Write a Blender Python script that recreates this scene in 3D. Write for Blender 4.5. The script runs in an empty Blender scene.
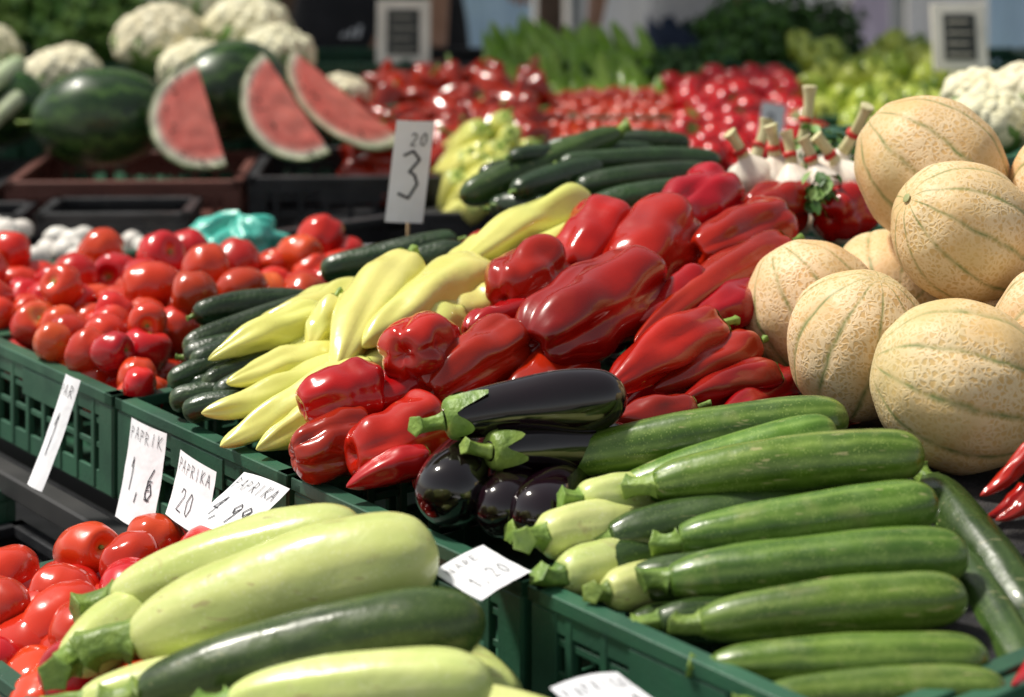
import bpy, math, random
from mathutils import Vector, Matrix, noise
R = random.Random(11)
V = Vector
pi = math.pi
scene = bpy.context.scene

# ------------------------------------------------------------------ materials
class N:
    def __init__(s, name):
        s.m = bpy.data.materials.new(name); s.m.use_nodes = True
        s.t = s.m.node_tree; s.b = s.t.nodes['Principled BSDF']
    def n(s, typ, **kw):
        x = s.t.nodes.new(typ)
        for k, v in kw.items(): setattr(x, k, v)
        return x
    def l(s, a, b): s.t.links.new(a, b)
    def val(s, sock, v):
        if hasattr(v, 'is_linked') or isinstance(v, bpy.types.NodeSocket): s.l(v, sock)
        else: sock.default_value = v
    def math(s, op, a, b=0.0, clamp=False):
        x = s.n('ShaderNodeMath', operation=op, use_clamp=clamp)
        s.val(x.inputs[0], a); s.val(x.inputs[1], b); return x.outputs[0]
    def mix(s, f, a, b, mode='MIX'):
        x = s.n('ShaderNodeMix', data_type='RGBA', blend_type=mode)
        s.val(x.inputs[0], f)
        for i, c in ((6, a), (7, b)):
            if isinstance(c, tuple): x.inputs[i].default_value = (c[0], c[1], c[2], 1)
            else: s.l(c, x.inputs[i])
        return x.outputs[2]
    def mr(s, v, a, b, c=0.0, d=1.0):
        x = s.n('ShaderNodeMapRange'); s.val(x.inputs[0], v)
        for i, q in enumerate((a, b, c, d)): x.inputs[i+1].default_value = q
        return x.outputs[0]
    def noise(s, scale, vec=None, detail=2.0, dist=0.0):
        x = s.n('ShaderNodeTexNoise'); x.inputs['Scale'].default_value = scale
        x.inputs['Detail'].default_value = min(detail, 2.5); x.inputs['Distortion'].default_value = dist
        if vec is not None: s.l(vec, x.inputs['Vector'])
        return x.outputs[0]
    def coords(s):
        tc = s.n('ShaderNodeTexCoord'); oi = s.n('ShaderNodeObjectInfo')
        a = s.n('ShaderNodeVectorMath', operation='ADD')
        mu = s.math('MULTIPLY', oi.outputs['Random'], 17.0)
        s.l(tc.outputs['Object'], a.inputs[0]); s.l(mu, a.inputs[1])
        return a.outputs[0], oi.outputs['Random']

def vegmat(name, c1, c2, rough=.3, coat=0., ns=18, speck=None, stripe=None, start=None, end=None,
           bump=None, jit=.12, hj=.01, sss=0., spec=.5, net=None, blotch=None, rvar=.12, scar=None):
    q = N(name); co, rnd = q.coords()
    n1 = q.noise(ns, co, 4)
    col = q.mix(q.mr(n1, .35, .65), c1, c2)
    uv = q.n('ShaderNodeUVMap'); sx = q.n('ShaderNodeSeparateXYZ'); q.l(uv.outputs[0], sx.inputs[0])
    u, v = sx.outputs[0], sx.outputs[1]
    hts = []
    if stripe:
        sc, num, w, amt, wob = stripe
        un = q.math('ADD', q.math('MULTIPLY', u, float(num)), q.math('MULTIPLY', q.math('SUBTRACT', q.noise(30, co, 3), .5), wob))
        fr = q.math('FRACT', un)
        d = q.math('ABSOLUTE', q.math('SUBTRACT', fr, .5))
        mk = q.mr(d, 0., w, 1., 0.)
        mk = q.math('MULTIPLY', mk, q.mr(q.noise(45, co, 3), .3, .6, .35, 1.))
        col = q.mix(q.math('MULTIPLY', mk, amt), col, sc)
        smk = mk
    if speck:
        sc, scale, th, amt = speck
        x = q.n('ShaderNodeTexVoronoi'); x.inputs['Scale'].default_value = scale; q.l(co, x.inputs['Vector'])
        mk = q.mr(x.outputs['Distance'], th*.5, th, 1., 0.)
        mk = q.math('MULTIPLY', mk, q.mr(q.noise(scale*.25, co, 2), .4, .6))
        col = q.mix(q.math('MULTIPLY', mk, amt), col, sc)
    if net:
        sc, scale, w, amt = net
        dn = q.n('ShaderNodeTexNoise'); dn.inputs['Scale'].default_value = scale*.7; q.l(co, dn.inputs['Vector'])
        sb = q.n('ShaderNodeVectorMath', operation='SCALE'); q.l(dn.outputs[1], sb.inputs[0]); sb.inputs[3].default_value = .012
        ad = q.n('ShaderNodeVectorMath', operation='ADD'); q.l(co, ad.inputs[0]); q.l(sb.outputs[0], ad.inputs[1])
        x = q.n('ShaderNodeTexVoronoi', feature='DISTANCE_TO_EDGE'); x.inputs['Scale'].default_value = scale
        q.l(ad.outputs[0], x.inputs['Vector'])
        mk = q.mr(x.outputs['Distance'], w*.3, w, 1., 0.)
        mk = q.math('MULTIPLY', mk, q.mr(q.noise(14, co, 2), .35, .6, .25, 1.))
        if stripe: mk = q.math('MULTIPLY', mk, q.mr(smk, 0., 1., 1., .1))
        col = q.mix(q.math('MULTIPLY', mk, amt), col, sc)
        hts.append((mk, .00035))
    if blotch:
        sc, scale, a, b, amt = blotch
        mk = q.mr(q.noise(scale, co, 5, .5), a, b)
        col = q.mix(q.math('MULTIPLY', mk, amt), col, sc)
    if scar:   # thin pale scratches: stretched noise, few and faint
        sc, scale, amt = scar
        mp = q.n('ShaderNodeMapping'); mp.inputs['Scale'].default_value = (1., 6., 6.); mp.inputs['Rotation'].default_value = (0, .5, .7); q.l(co, mp.inputs['Vector'])
        mk = q.mr(q.noise(scale, mp.outputs[0], 2), .68, .72)
        col = q.mix(q.math('MULTIPLY', mk, amt), col, sc)
    if start:
        sc, ex = start
        vv = q.math('ADD', v, q.math('MULTIPLY', q.math('SUBTRACT', q.noise(60, co, 2), .5), ex*.8))
        col = q.mix(q.mr(vv, ex*.4, ex, 1., 0.), col, sc)
    if end:
        sc, ex = end
        col = q.mix(q.mr(v, 1-ex, 1., 0., 1.), col, sc)
    hs = q.n('ShaderNodeHueSaturation')
    q.l(col, hs.inputs['Color'])
    q.l(q.mr(rnd, 0, 1, .5-hj, .5+hj), hs.inputs['Hue'])
    q.l(q.mr(q.math('FRACT', q.math('MULTIPLY', rnd, 7.31)), 0, 1, 1-jit, 1+jit), hs.inputs['Value'])
    q.l(hs.outputs[0], q.b.inputs['Base Color'])
    rr = q.mr(q.noise(ns*1.7, co, 3), .3, .7, max(.03, rough-rvar), rough+rvar)
    q.l(rr, q.b.inputs['Roughness'])
    q.b.inputs['Coat Weight'].default_value = coat; q.b.inputs['Coat Roughness'].default_value = .07
    q.b.inputs['Specular IOR Level'].default_value = spec
    if bump or hts:
        h = None
        if bump: h = q.math('MULTIPLY', q.noise(bump[0], co, 3), bump[1])
        for mk, a in hts:
            t = q.math('MULTIPLY', mk, a); h = t if h is None else q.math('ADD', h, t)
        b = q.n('ShaderNodeBump'); b.inputs['Strength'].default_value = 1.; b.inputs['Distance'].default_value = 1.
        q.l(h, b.inputs['Height']); q.l(b.outputs[0], q.b.inputs['Normal'])
    return q.m

def plain(name, c1, c2=None, rough=.6, ns=8, bump=None, spec=.4, metal=0.):
    c2 = c2 or tuple(x*.75 for x in c1)
    q = N(name); co, rnd = q.coords()
    q.l(q.mix(q.mr(q.noise(ns, co, 6), .35, .65), c1, c2), q.b.inputs['Base Color'])
    q.l(q.mr(q.noise(ns*2, co, 4), .3, .7, rough-.1, rough+.1), q.b.inputs['Roughness'])
    q.b.inputs['Specular IOR Level'].default_value = spec; q.b.inputs['Metallic'].default_value = metal
    if bump:
        b = q.n('ShaderNodeBump'); b.inputs['Distance'].default_value = 1.
        q.l(q.math('MULTIPLY', q.noise(bump[0], co, 4), bump[1]), b.inputs['Height']); q.l(b.outputs[0], q.b.inputs['Normal'])
    return q.m

M = {}
M['tom'] = vegmat('tomato_skin', (.60, .038, .010), (.48, .016, .005), .22, .3, 12, jit=.18, hj=.008, start=((.60, .14, .03), .16), bump=(60, .0004))
M['tomo'] = vegmat('tomato_skin_orange', (.66, .10, .015), (.58, .045, .010), .24, .3, 12, jit=.15, hj=.01, start=((.60, .24, .05), .3))
M['red'] = vegmat('red_pepper_skin', (.44, .007, .003), (.27, .003, .002), .22, .45, 9, jit=.25, hj=.006, bump=(28, .0015), rvar=.09, blotch=((.54, .03, .006), 12, .58, .8, .5), spec=.4)
M['yel'] = vegmat('yellow_pepper_skin', (.72, .68, .20), (.64, .64, .16), .28, .35, 8, jit=.08, hj=.008, bump=(35, .0012), start=((.46, .56, .14), .3), speck=((.45, .32, .1), 120, .12, .35), blotch=((.52, .60, .15), 14, .55, .75, .6))
M['grnp'] = vegmat('green_pepper_skin', (.18, .40, .03), (.27, .48, .05), .33, .2, 8, jit=.2, hj=.01)
M['zuc'] = vegmat('zucchini_skin', (.092, .178, .017), (.048, .108, .009), .34, .2, 22, speck=((.36, .46, .13), 420, .36, .6), stripe=((.21, .32, .06), 10, .3, .65, .5), jit=.22, hj=.014, bump=(90, .0006), start=((.24, .34, .08), .1), blotch=((.26, .29, .09), 26, .58, .75, .45), scar=((.42, .38, .18), 30, .6))
M['zucd'] = vegmat('zucchini_dark_skin', (.036, .074, .012), (.018, .042, .007), .34, .15, 18, speck=((.19, .26, .08), 380, .34, .5), stripe=((.075, .13, .03), 10, .25, .45, .5), jit=.2, hj=.01, bump=(80, .0006), start=((.16, .24, .06), .08), scar=((.3, .28, .14), 30, .5))
M['cuc'] = vegmat('cucumber_skin', (.018, .045, .012), (.010, .026, .007), .36, .15, 22, stripe=((.05, .10, .03), 9, .14, .5, .5), jit=.25, hj=.01, bump=(160, .0012), end=((.10, .15, .05), .25), speck=((.10, .15, .05), 200, .3, .4))
M['mar'] = vegmat('marrow_skin', (.62, .66, .25), (.52, .59, .18), .33, .2, 14, speck=((.74, .76, .46), 260, .35, .55), stripe=((.46, .56, .17), 10, .3, .45, .5), jit=.07, hj=.008, bump=(50, .0010), blotch=((.42, .34, .14), 34, .64, .72, .5), start=((.36, .50, .14), .12), scar=((.36, .28, .12), 24, .6))
M['egg'] = vegmat('eggplant_skin', (.008, .0018, .004), (.004, .0015, .0025), .13, .5, 6, jit=.2, hj=.01, bump=(20, .0008), rvar=.05, speck=((.12, .09, .08), 160, .07, .4))
M['stem'] = vegmat('stem_green', (.22, .33, .06), (.12, .21, .035), .5, 0, 60, jit=.2, bump=(150, .002))
M['cut'] = vegmat('stem_cut', (.44, .42, .2), (.3, .33, .13), .7, 0, 90, jit=.15)
M['mel'] = vegmat('melon_rind', (.68, .41, .17), (.62, .43, .21), .5, 0, 10, stripe=((.17, .21, .065), 10, .105, 1., .20), net=((.86, .68, .46), 150, .26, .72), jit=.06, hj=.008, bump=(45, .0012), blotch=((.46, .43, .19), 8, .5, .75, .5), speck=((.36, .22, .10), 90, .12, .5), spec=.3)
M['wat'] = vegmat('watermelon_rind', (.016, .050, .012), (.010, .030, .008), .32, .1, 14, stripe=((.08, .165, .035), 11, .28, .7, 1.6), jit=.1)
M['gar'] = vegmat('garlic_skin', (.80, .74, .64), (.7, .6, .5), .5, 0, 30, stripe=((.5, .32, .34), 14, .2, .4, .5), jit=.08)
M['galk'] = vegmat('garlic_stalk', (.72, .64, .40), (.54, .48, .26), .6, 0, 40, stripe=((.36, .34, .14), 9, .3, .5, .4), jit=.1)
M['band'] = plain('red_rubber_band', (.6, .03, .02), rough=.5)
M['cau'] = vegmat('cauliflower_curd', (.80, .76, .56), (.72, .66, .44), .7, 0, 40, jit=.05, bump=(140, .004))
M['leaf'] = vegmat('leaf_green', (.08, .19, .03), (.04, .11, .016), .5, 0, 10, jit=.2)
M['leafl'] = vegmat('leaf_light', (.24, .37, .10), (.14, .27, .05), .5, 0, 12, jit=.2)
M['leafd'] = vegmat('leaf_dark', (.04, .11, .02), (.02, .068, .012), .5, 0, 12, jit=.2)
M['leek'] = vegmat('leek_skin', (.76, .80, .6), (.64, .7, .46), .45, 0, 20, end=((.14, .28, .08), .5), jit=.08)
M['eggw'] = vegmat('egg_shell', (.82, .80, .74), (.75, .70, .64), .5, 0, 20, jit=.08)
M['crg'] = plain('green_plastic', (.034, .118, .068), (.022, .078, .048), .45, 14, (220, .0004))
M['crk'] = plain('black_plastic', (.018, .019, .022), (.032, .032, .036), .45, 14, (220, .0004))
M['crb'] = plain('brown_plastic', (.15, .055, .042), (.11, .04, .032), .5, 14, (220, .0004))
M['blk'] = plain('dark_table_paint', (.02, .02, .022), (.035, .034, .034), .6, 6)
M['mat'] = plain('black_cloth', (.030, .030, .034), (.060, .056, .054), .9, 60, (500, .004), .2)
M['steel'] = plain('galvanised_steel', (.38, .40, .42), (.28, .30, .32), .42, 12, None, .5, .6)
M['ink'] = plain('black_ink', (.02, .02, .03), rough=.6)
M['paper'] = plain('white_paper', (.84, .84, .87), (.78, .79, .83), .7, 20, (40, .002))
M['teal'] = plain('teal_plastic_bag', (.05, .44, .36), (.12, .58, .48), .3, 20, (50, .004), .6)

# ------------------------------------------------------------------ geometry
class G:
    def __init__(s): s.v = []; s.f = []; s.m = []; s.uv = []
    def add(s, vs, fs, mi=0, uvs=None):
        o = len(s.v); s.v += [V(x) for x in vs]
        for k, f in enumerate(fs):
            s.f.append([i+o for i in f]); s.m.append(mi)
            s.uv.append(uvs[k] if uvs else [(0., .5)]*len(f))
    def merge(s, g, mat, mioff=0):
        o = len(s.v); s.v += [mat @ x for x in g.v]
        s.f += [[i+o for i in f] for f in g.f]; s.m += [i+mioff for i in g.m]; s.uv += g.uv
    def box(s, o, ax, ay, az, mi=0):
        o = V(o); ax = V(ax); ay = V(ay); az = V(az)
        vs = [o, o+ax, o+ax+ay, o+ay, o+az, o+ax+az, o+ax+ay+az, o+ay+az]
        fs = [(0, 3, 2, 1), (4, 5, 6, 7), (0, 1, 5, 4), (1, 2, 6, 5), (2, 3, 7, 6), (3, 0, 4, 7)]
        if ax.cross(ay).dot(az) < 0: fs = [f[::-1] for f in fs]
        s.add(vs, fs, mi)
    def mesh(s, name, mats, smooth=True, c=None):
        c = c if c is not None else sum(s.v, V((0, 0, 0)))/max(1, len(s.v))
        me = bpy.data.meshes.new(name)
        me.from_pydata([tuple(x-c) for x in s.v], [], s.f)
        for k in mats: me.materials.append(M[k] if isinstance(k, str) else k)
        me.polygons.foreach_set('material_index', s.m)
        me.polygons.foreach_set('use_smooth', [smooth]*len(s.f))
        uvl = me.uv_layers.new(name='UVMap')
        flat = [y for f in s.uv for p in f for y in p]
        uvl.data.foreach_set('uv', flat)
        me.update(); return me, c
    def obj(s, name, mats, smooth=True, parent=None, bevel=0):
        me, c = s.mesh(name, mats, smooth)
        ob = bpy.data.objects.new(name, me); ob.location = c
        scene.collection.objects.link(ob)
        if parent: ob.parent = parent
        if bevel:
            b = ob.modifiers.new('bevel', 'BEVEL'); b.width = bevel; b.segments = 1; b.limit_method = 'ANGLE'
        return ob

def resample(P, k):
    out = []
    n = len(P)
    for i in range(n-1):
        a = P[max(i-1, 0)]; b = P[i]; c = P[i+1]; d = P[min(i+2, n-1)]
        for j in range(k):
            t = j/k
            out.append(tuple(.5*((2*b[q])+(-a[q]+c[q])*t+(2*a[q]-5*b[q]+4*c[q]-d[q])*t*t+(-a[q]+3*b[q]-3*c[q]+d[q])*t**3) for q in (0, 1)))
    out.append(P[-1]); return out

def body(g, p0, p1, r, prof, mi=0, nu=28, k=3, mod=None, bend=(0, 0, 0), nz=.03, seed=0, ph=None):
    p0 = V(p0); p1 = V(p1); c = (p0+p1)/2+V(bend)
    P = resample(prof, k); n = len(P)
    ph = seed*1.7 if ph is None else ph
    up = V((0, 0, 1)) if abs((p1-p0).normalized().z) < .9 else V((1, 0, 0))
    def S(q, th, off=0.):
        fi = min(max(q, 0), 1)*(n-1); i = min(int(fi), n-2); t = fi-i
        a = P[i][0]*(1-t)+P[i+1][0]*t; rr = max(P[i][1]*(1-t)+P[i+1][1]*t, .002)
        pos = p0*(1-a)**2+c*2*a*(1-a)+p1*a*a
        T = ((c-p0)*(1-a)+(p1-c)*a).normalized()
        A = (up-T*up.dot(T)).normalized(); B = T.cross(A)
        d = A*math.cos(th+ph)+B*math.sin(th+ph)
        m = mod(th, a) if mod else 1.
        m *= 1+nz*noise.noise(V((math.cos(th)*1.3+seed*3.1, math.sin(th)*1.3, a*4+seed)))*2
        return pos+d*(rr*r*m+off)
    vs = []; fs = []; uv = []
    for i in range(n):
        for j in range(nu): vs.append(S(i/(n-1), 2*pi*j/nu))
    for i in range(n-1):
        for j in range(nu):
            j2 = (j+1) % nu
            fs.append((i*nu+j, i*nu+j2, (i+1)*nu+j2, (i+1)*nu+j))
            uv.append([(j/nu, i/(n-1)), ((j+1)/nu, i/(n-1)), ((j+1)/nu, (i+1)/(n-1)), (j/nu, (i+1)/(n-1))])
    fs.append(tuple(range(nu-1, -1, -1))); uv.append([(0, 0)]*nu)
    fs.append(tuple((n-1)*nu+j for j in range(nu))); uv.append([(0, 1)]*nu)
    g.add(vs, fs, mi, uv)
    S.T0 = (c-p0).normalized(); S.L = (p1-p0).length; S.p0 = p0
    return S

def cap(g, S, q0, q1, amp, nl, off, mi, nu=30, nr=5, seed=0):
    vs = []; fs = []
    for i in range(nr+1):
        for j in range(nu):
            th = 2*pi*j/nu
            w = abs(math.cos(nl*th/2+seed))**1.5*(1+.35*math.sin(3*th+seed))
            q = q0+(q1+amp*w-q0)*i/nr
            vs.append(S(q, th, off*(1+(.9*w if i == nr else 0))))
    for i in range(nr):
        for j in range(nu):
            j2 = (j+1) % nu; fs.append((i*nu+j, i*nu+j2, (i+1)*nu+j2, (i+1)*nu+j))
    g.add(vs, fs, mi)

PZ = [(0, .01), (0, .42), (.03, .60), (.12, .80), (.35, .95), (.65, 1.), (.85, .97), (.94, .82), (.985, .5), (1, .15), (1, .01)]
PC = [(0, .01), (.003, .35), (.02, .6), (.08, .88), (.3, 1.), (.65, 1.), (.88, .9), (.96, .68), (.99, .36), (1, .01)]
PM = [(0, .01), (0, .3), (.03, .5), (.12, .70), (.3, .88), (.6, 1.), (.82, .97), (.93, .76), (.98, .45), (1, .14), (1, .01)]
PE = [(0, .01), (.0, .4), (.04, .62), (.2, .76), (.45, .92), (.7, 1.), (.86, .92), (.95, .65), (.99, .3), (1, .01)]
PB = [(.13, .02), (.08, .18), (.02, .42), (0, .70), (.06, .93), (.2, 1.), (.45, .97), (.72, .90), (.9, .74), (.99, .48), (.975, .2), (.92, .02)]
PL = [(.03, .02), (.01, .3), (0, .6), (.05, .88), (.18, 1.), (.42, .92), (.66, .7), (.85, .44), (.96, .2), (1, .02)]
PT = [(.10, .02), (.06, .2), (.01, .42), (.02, .66), (.14, .90), (.34, 1.), (.56, .98), (.77, .82), (.93, .5), (.99, .2), (1, .01)]
PS = [(0, .01), (.01, .26), (.05, .44), (.16, .74), (.34, .95), (.5, 1.), (.66, .95), (.84, .74), (.95, .44), (.99, .26), (1, .01)]
STEM = [(0, .9), (.2, .62), (.75, .6), (.95, .8), (1, .78), (1, .3), (1, .01)]
cnt = [0]
def sd(): cnt[0] += 1; return cnt[0]

def stem(g, S, r, L, mi=1, ridge=.12, nr=5, droop=None, base=0.):
    s = sd(); rr = random.Random(s)
    p = S.p0+S.T0*base; d = (-S.T0+V((rr.uniform(-.25, .25), rr.uniform(-.25, .25), rr.uniform(-.1, .3)))).normalized()
    b = V((rr.uniform(-.2, .2), rr.uniform(-.2, .2), rr.uniform(-.2, .2)))*L
    body(g, p, p+d*L, r, STEM, mi, 15, 2, lambda th, a: 1+ridge*math.cos(nr*th), b, 0.02, s)

def zucchini(p0, p1, r, mat='zuc', name='zucchini', bend=None, prof=PZ):
    g = G(); s = sd(); rr = random.Random(s)
    L = (V(p1)-V(p0)).length
    b = bend or (0, rr.uniform(-.02, .02), rr.uniform(.0, .06)*L)
    S = body(g, p0, p1, r, prof, 0, 40, 4, lambda th, a: 1+.014*math.cos(10*th), b, .035, s)
    stem(g, S, r*.52, r*1.0, 1, .16, 5)
    return g.obj(name, [mat, 'stem', 'cut'])
def marrow(p0, p1, r, mat='mar'): return zucchini(p0, p1, r, mat, 'marrow', (0, 0, .012), PM)
def cucumber(p0, p1, r):
    g = G(); s = sd(); rr = random.Random(s)
    S = body(g, p0, p1, r, PC, 0, 30, 4, lambda th, a: 1+.02*math.cos(9*th), (0, rr.uniform(-.015, .015), rr.uniform(-.004, .02)), .04, s)
    stem(g, S, r*.25, r*.5, 1)
    return g.obj('cucumber', ['cuc', 'stem'])
def eggplant(p0, p1, r):
    g = G(); s = sd()
    S = body(g, p0, p1, r, PE, 0, 36, 5, None, (0, 0, .008), .02, s)
    cap(g, S, .08, .225, .095, 5, .0016, 1, 40, 7, s)
    stem(g, S, r*.36, r*1.0, 1)
    return g.obj('eggplant', ['egg', 'stem'])
def lobe(n, amp, ph):
    def f(th, a): return 1-amp*((1-abs(math.sin(n*th/2+ph+.35*a)))**2)*(.5+.5*abs(2*a-1))+.035*math.cos(th*2+ph)+.02*math.cos(th+ph*2)
    return f
def bellg(g, p0, p1, r, hi=True, n=None):
    s = sd(); rr = random.Random(s*3)
    n = n or rr.choice((3, 4, 4, 5))
    S = body(g, p0, p1, r, PB, 0, 48 if hi else 20, 4 if hi else 1, lobe(n, rr.uniform(.16, .32), rr.random()*3), (rr.uniform(-.010, .010), 0, rr.uniform(-.008, .012)), .11, s)
    cap(g, S, .0, .12, .05, n*2, .0012, 1, 24, 3, s)
    stem(g, S, r*.15, r*.75, 1, .1, 5, base=.10*S.L)
def bell(p0, p1, r, n=None):
    g = G(); bellg(g, p0, p1, r, True, n); return g.obj('red_bell_pepper', ['red', 'stem'])
def longg(g, p0, p1, r, hi=True, bend=None):
    s = sd(); rr = random.Random(s*5); L = (V(p1)-V(p0)).length
    b = bend or (rr.uniform(-.08, .08)*L, rr.uniform(-.08, .08)*L, rr.uniform(-.08, .12)*L)
    S = body(g, p0, p1, r, PL, 0, 36 if hi else 18, 4 if hi else 1, lobe(rr.choice((2, 3, 3)), rr.uniform(.10, .24), rr.random()*3), b, .14, s)
    cap(g, S, .0, .24, .04, 6, .001, 1, 24, 3, s)
    stem(g, S, r*.22, r*1.1, 1, .1, 5)
def longp(p0, p1, r, kind='red', bend=None):
    g = G(); longg(g, p0, p1, r, True, bend)
    return g.obj({'red': 'red_long_pepper', 'yel': 'yellow_long_pepper'}[kind], [kind, 'stem'])
def chili(p0, p1, r):
    g = G(); longg(g, p0, p1, r, True, (0, 0, -.012)); return g.obj('chili_pepper', ['red', 'stem'])
def tomg(seed, el=1., hi=True, r=.04, calyx=False):
    g = G(); L = r*1.75*el
    S = body(g, (0, 0, -L/2), (0, 0, L/2), r, PT, 0, 30 if hi else 14, 3 if hi else 1, lobe(5+seed % 3, .06 if el < 1.2 else .02, seed), (0, 0, 0), .05, seed)
    if calyx:
        for k in range(5):
            a = 2*pi*k/5+.3
            d = V((math.cos(a), math.sin(a), 0)); t = V((-d.y, d.x, 0)); z = V((0, 0, -L/2-.001+.003))
            g.add([z+t*.003, z-t*.003, z+d*r*.35-t*.004-V((0, 0, .004)), z+d*r*.62-V((0, 0, .001)), z+d*r*.35+t*.004-V((0, 0, .004))], [(0, 1, 2, 3, 4)], 1)
        body(g, (0, 0, -L/2+.004), (.002, 0, -L/2-.010), .0022, STEM, 1, 8, 1)
    else:
        body(g, (0, 0, -L/2+.007), (0, 0, -L/2+.0035), r*.1, STEM, 1, 8, 1)
    return g

def rot(rr): return Matrix.Rotation(rr.uniform(0, 2*pi), 4, 'Z') @ Matrix.Rotation(rr.uniform(0, 2*pi), 4, 'X') @ Matrix.Rotation(rr.uniform(0, 2*pi), 4, 'Y')

# local stall axes: e runs along the front edge, n runs inward
O = V((-.693, 2.707, 0)); E = V((.625, -.78, 0)).normalized(); NN = V((.78, .625, 0)).normalized(); Z = V((0, 0, 1))
def P(t, d, z): return O+E*t+NN*d+Z*z
def td(x, y):
    q = V((x, y, 0))-O; return q.dot(E), q.dot(NN)

# ------------------------------------------------------------------ crates
def crate(o, ex, ey, L, W, z0, z1, mat='crg', name='plastic_crate', rib=.045):
    g = G(); o = V((o[0], o[1], 0)); ex = V(ex).normalized(); ey = V(ey).normalized(); h = z1-z0
    g.box(o+ex*.006+ey*.006+Z*z0, ex*(L-.012), ey*(W-.012), Z*.008)
    for (a, u, w, LL) in ((o, ex, ey, L), (o+ey*W, ex, -ey, L), (o, ey, ex, W), (o+ex*L, ey, -ex, W)):
        g.box(a+Z*(z1-.014), u*LL, w*.020, Z*.014)
        g.box(a+u*.004+w*.003+Z*(z1-.034), u*(LL-.008), w*.004, Z*.021)
        g.box(a+u*.005+w*.004+Z*(z0+.002), u*(LL-.010), w*.005, Z*.026)
        for fz in (.45, .68):
            g.box(a+u*.012+w*.0045+Z*(z0+h*fz-.004), u*(LL-.024), w*.0035, Z*.008)
        k = int(LL/rib)
        for i in range(k+1):
            wd = .010 if 0 < i < k else .035
            pos = .0035+(LL-.007-wd)*i/k
            g.box(a+u*pos+w*.002+Z*(z0+.004), u*wd, w*.009, Z*(h-.020))
        # hand grip frame
        g.box(a+u*(LL/2-.06)+w*.0012+Z*(z1-.052), u*.12, w*.004, Z*.036)
    return g.obj(name, [mat], False, bevel=.0012)

for i in range(-2, 5):
    t0 = .33+.4*i
    crate(P(t0, 0, 0), E, NN, .392, .592, .70, .83)
for i in range(-2, 1):
    crate(P(.33+.4*i, .6, 0), E, NN, .392, .592, .70, .83, 'crk')
for i in range(3):
    crate(P(.24+.4*i, .62, 0), E, NN, .392, .592, .80, .93, 'crg')
    crate(P(.24+.4*i, .63, 0), E, NN, .385, .58, .695, .797, 'crk')
# lower tier in front
crate(P(.50, -.345, 0), E, NN, .45, .33, .60, .715)
crate(P(.965, -.345, 0), E, NN, .55, .33, .60, .715)
crate(P(1.53, -.345, 0), E, NN, .55, .33, .60, .715)
crate(P(-.32, -.16, 0), E, NN, .40, .15, .50, .66)
crate(P(.09, -.10, 0), E, NN, .36, .09, .46, .62, 'crk')

def table(name, o, ex, ey, L, W, z, mat='blk', th=.035):
    g = G(); o = V((o[0], o[1], 0)); ex = V(ex).normalized(); ey = V(ey).normalized()
    g.box(o+Z*(z-th), ex*L, ey*W, Z*th)
    for a in (.04, L-.09):
        for b in (.04, W-.09):
            g.box(o+ex*a+ey*b, ex*.05, ey*.05, Z*(z-th-.002))
    g.box(o+ex*.095+ey*.055+Z*.22, ex*(L-.19), ey*.03, Z*.03)
    g.box(o+ex*.095+ey*(W-.08)+Z*.22, ex*(L-.19), ey*.03, Z*.03)
    return g.obj(name, [mat], False, bevel=.003)
table('display_table', P(-1.0, .04, 0), E, NN, 3.2, 1.3, .69)
table('low_display_table', P(.3, -.40, 0), E, NN, 2.0, .41, .594)
g = G(); g.box(P(-.9, -.035, .655), E*1.5, NN*.03, Z*.03); g.obj('steel_rail', ['blk'], False, bevel=.003)

# cloth under the melons
g = G(); nx, ny = 60, 60; vs = []; fs = []
for i in range(nx+1):
    for j in range(ny+1):
        x = .34+.75*i/nx; y = 1.62+1.35*j/ny
        z = .868+.012*noise.noise(V((x*9, y*9, 3)))+.004*noise.noise(V((x*40, y*40, 3)))
        if y < 1.95: z -= (1.95-y)**1.3*.28
        vs.append((x, y, z))
for i in range(nx):
    for j in range(ny): fs.append((i*(ny+1)+j, (i+1)*(ny+1)+j, (i+1)*(ny+1)+j+1, i*(ny+1)+j+1))
g.add(vs, fs); g.obj('black_cloth', ['mat'])

# ------------------------------------------------------------------ zucchini
for a in [((.044, 2.03, .878), (.341, 2.03, .924), .026), ((.100, 1.955, .868), (.321, 1.98, .925), .024),
          ((.137, 1.92, .890), (.396, 1.92, .919), .0265), ((.155, 1.84, .866), (.394, 1.85, .897), .0255),
          ((.141, 1.78, .850), (.406, 1.78, .8726), .0265), ((.163, 1.72, .834), (.391, 1.72, .857), .0245),
          ((.168, 1.66, .822), (.395, 1.66, .828), .0215), ((.200, 1.605, .814), (.400, 1.61, .82), .022),
          ((.24, 1.62, .79), (.42, 1.60, .785), .022)]:
    zucchini(*a)
for a in [((.092, 1.88, .852), (.334, 1.93, .866), .026), ((.110, 1.81, .838), (.339, 1.84, .838), .025),
          ((.071, 1.84, .836), (.242, 1.95, .81), .025), ((.128, 1.75, .824), (.349, 1.79, .805), .023),
          ((.108, 1.77, .812), (.275, 1.86, .780), .022), ((.4076, 1.95, .882), (.462, 1.74, .815), .027),
          ((.21, 1.69, .79), (.40, 1.70, .785), .022), ((.02, 1.93, .84), (.25, 2.03, .83), .025),
          ((.15, 1.86, .80), (.40, 1.90, .82), .026), ((.41, 1.86, .85), (.44, 1.62, .79), .024),
          ((.43, 1.80, .82), (.50, 1.60, .79), .026)]:
    zucchini(*a, mat='zucd')
for a in [((.028, 1.86, .862), (.125, 1.95, .842), .028), ((.045, 1.825, .838), (.13, 1.92, .82), .026),
          ((.065, 1.92, .876), (.15, 1.98, .86), .024), ((.085, 1.79, .836), (.17, 1.87, .82), .022)]:
    zucchini(*a, mat='mar', name='zucchini')

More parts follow.
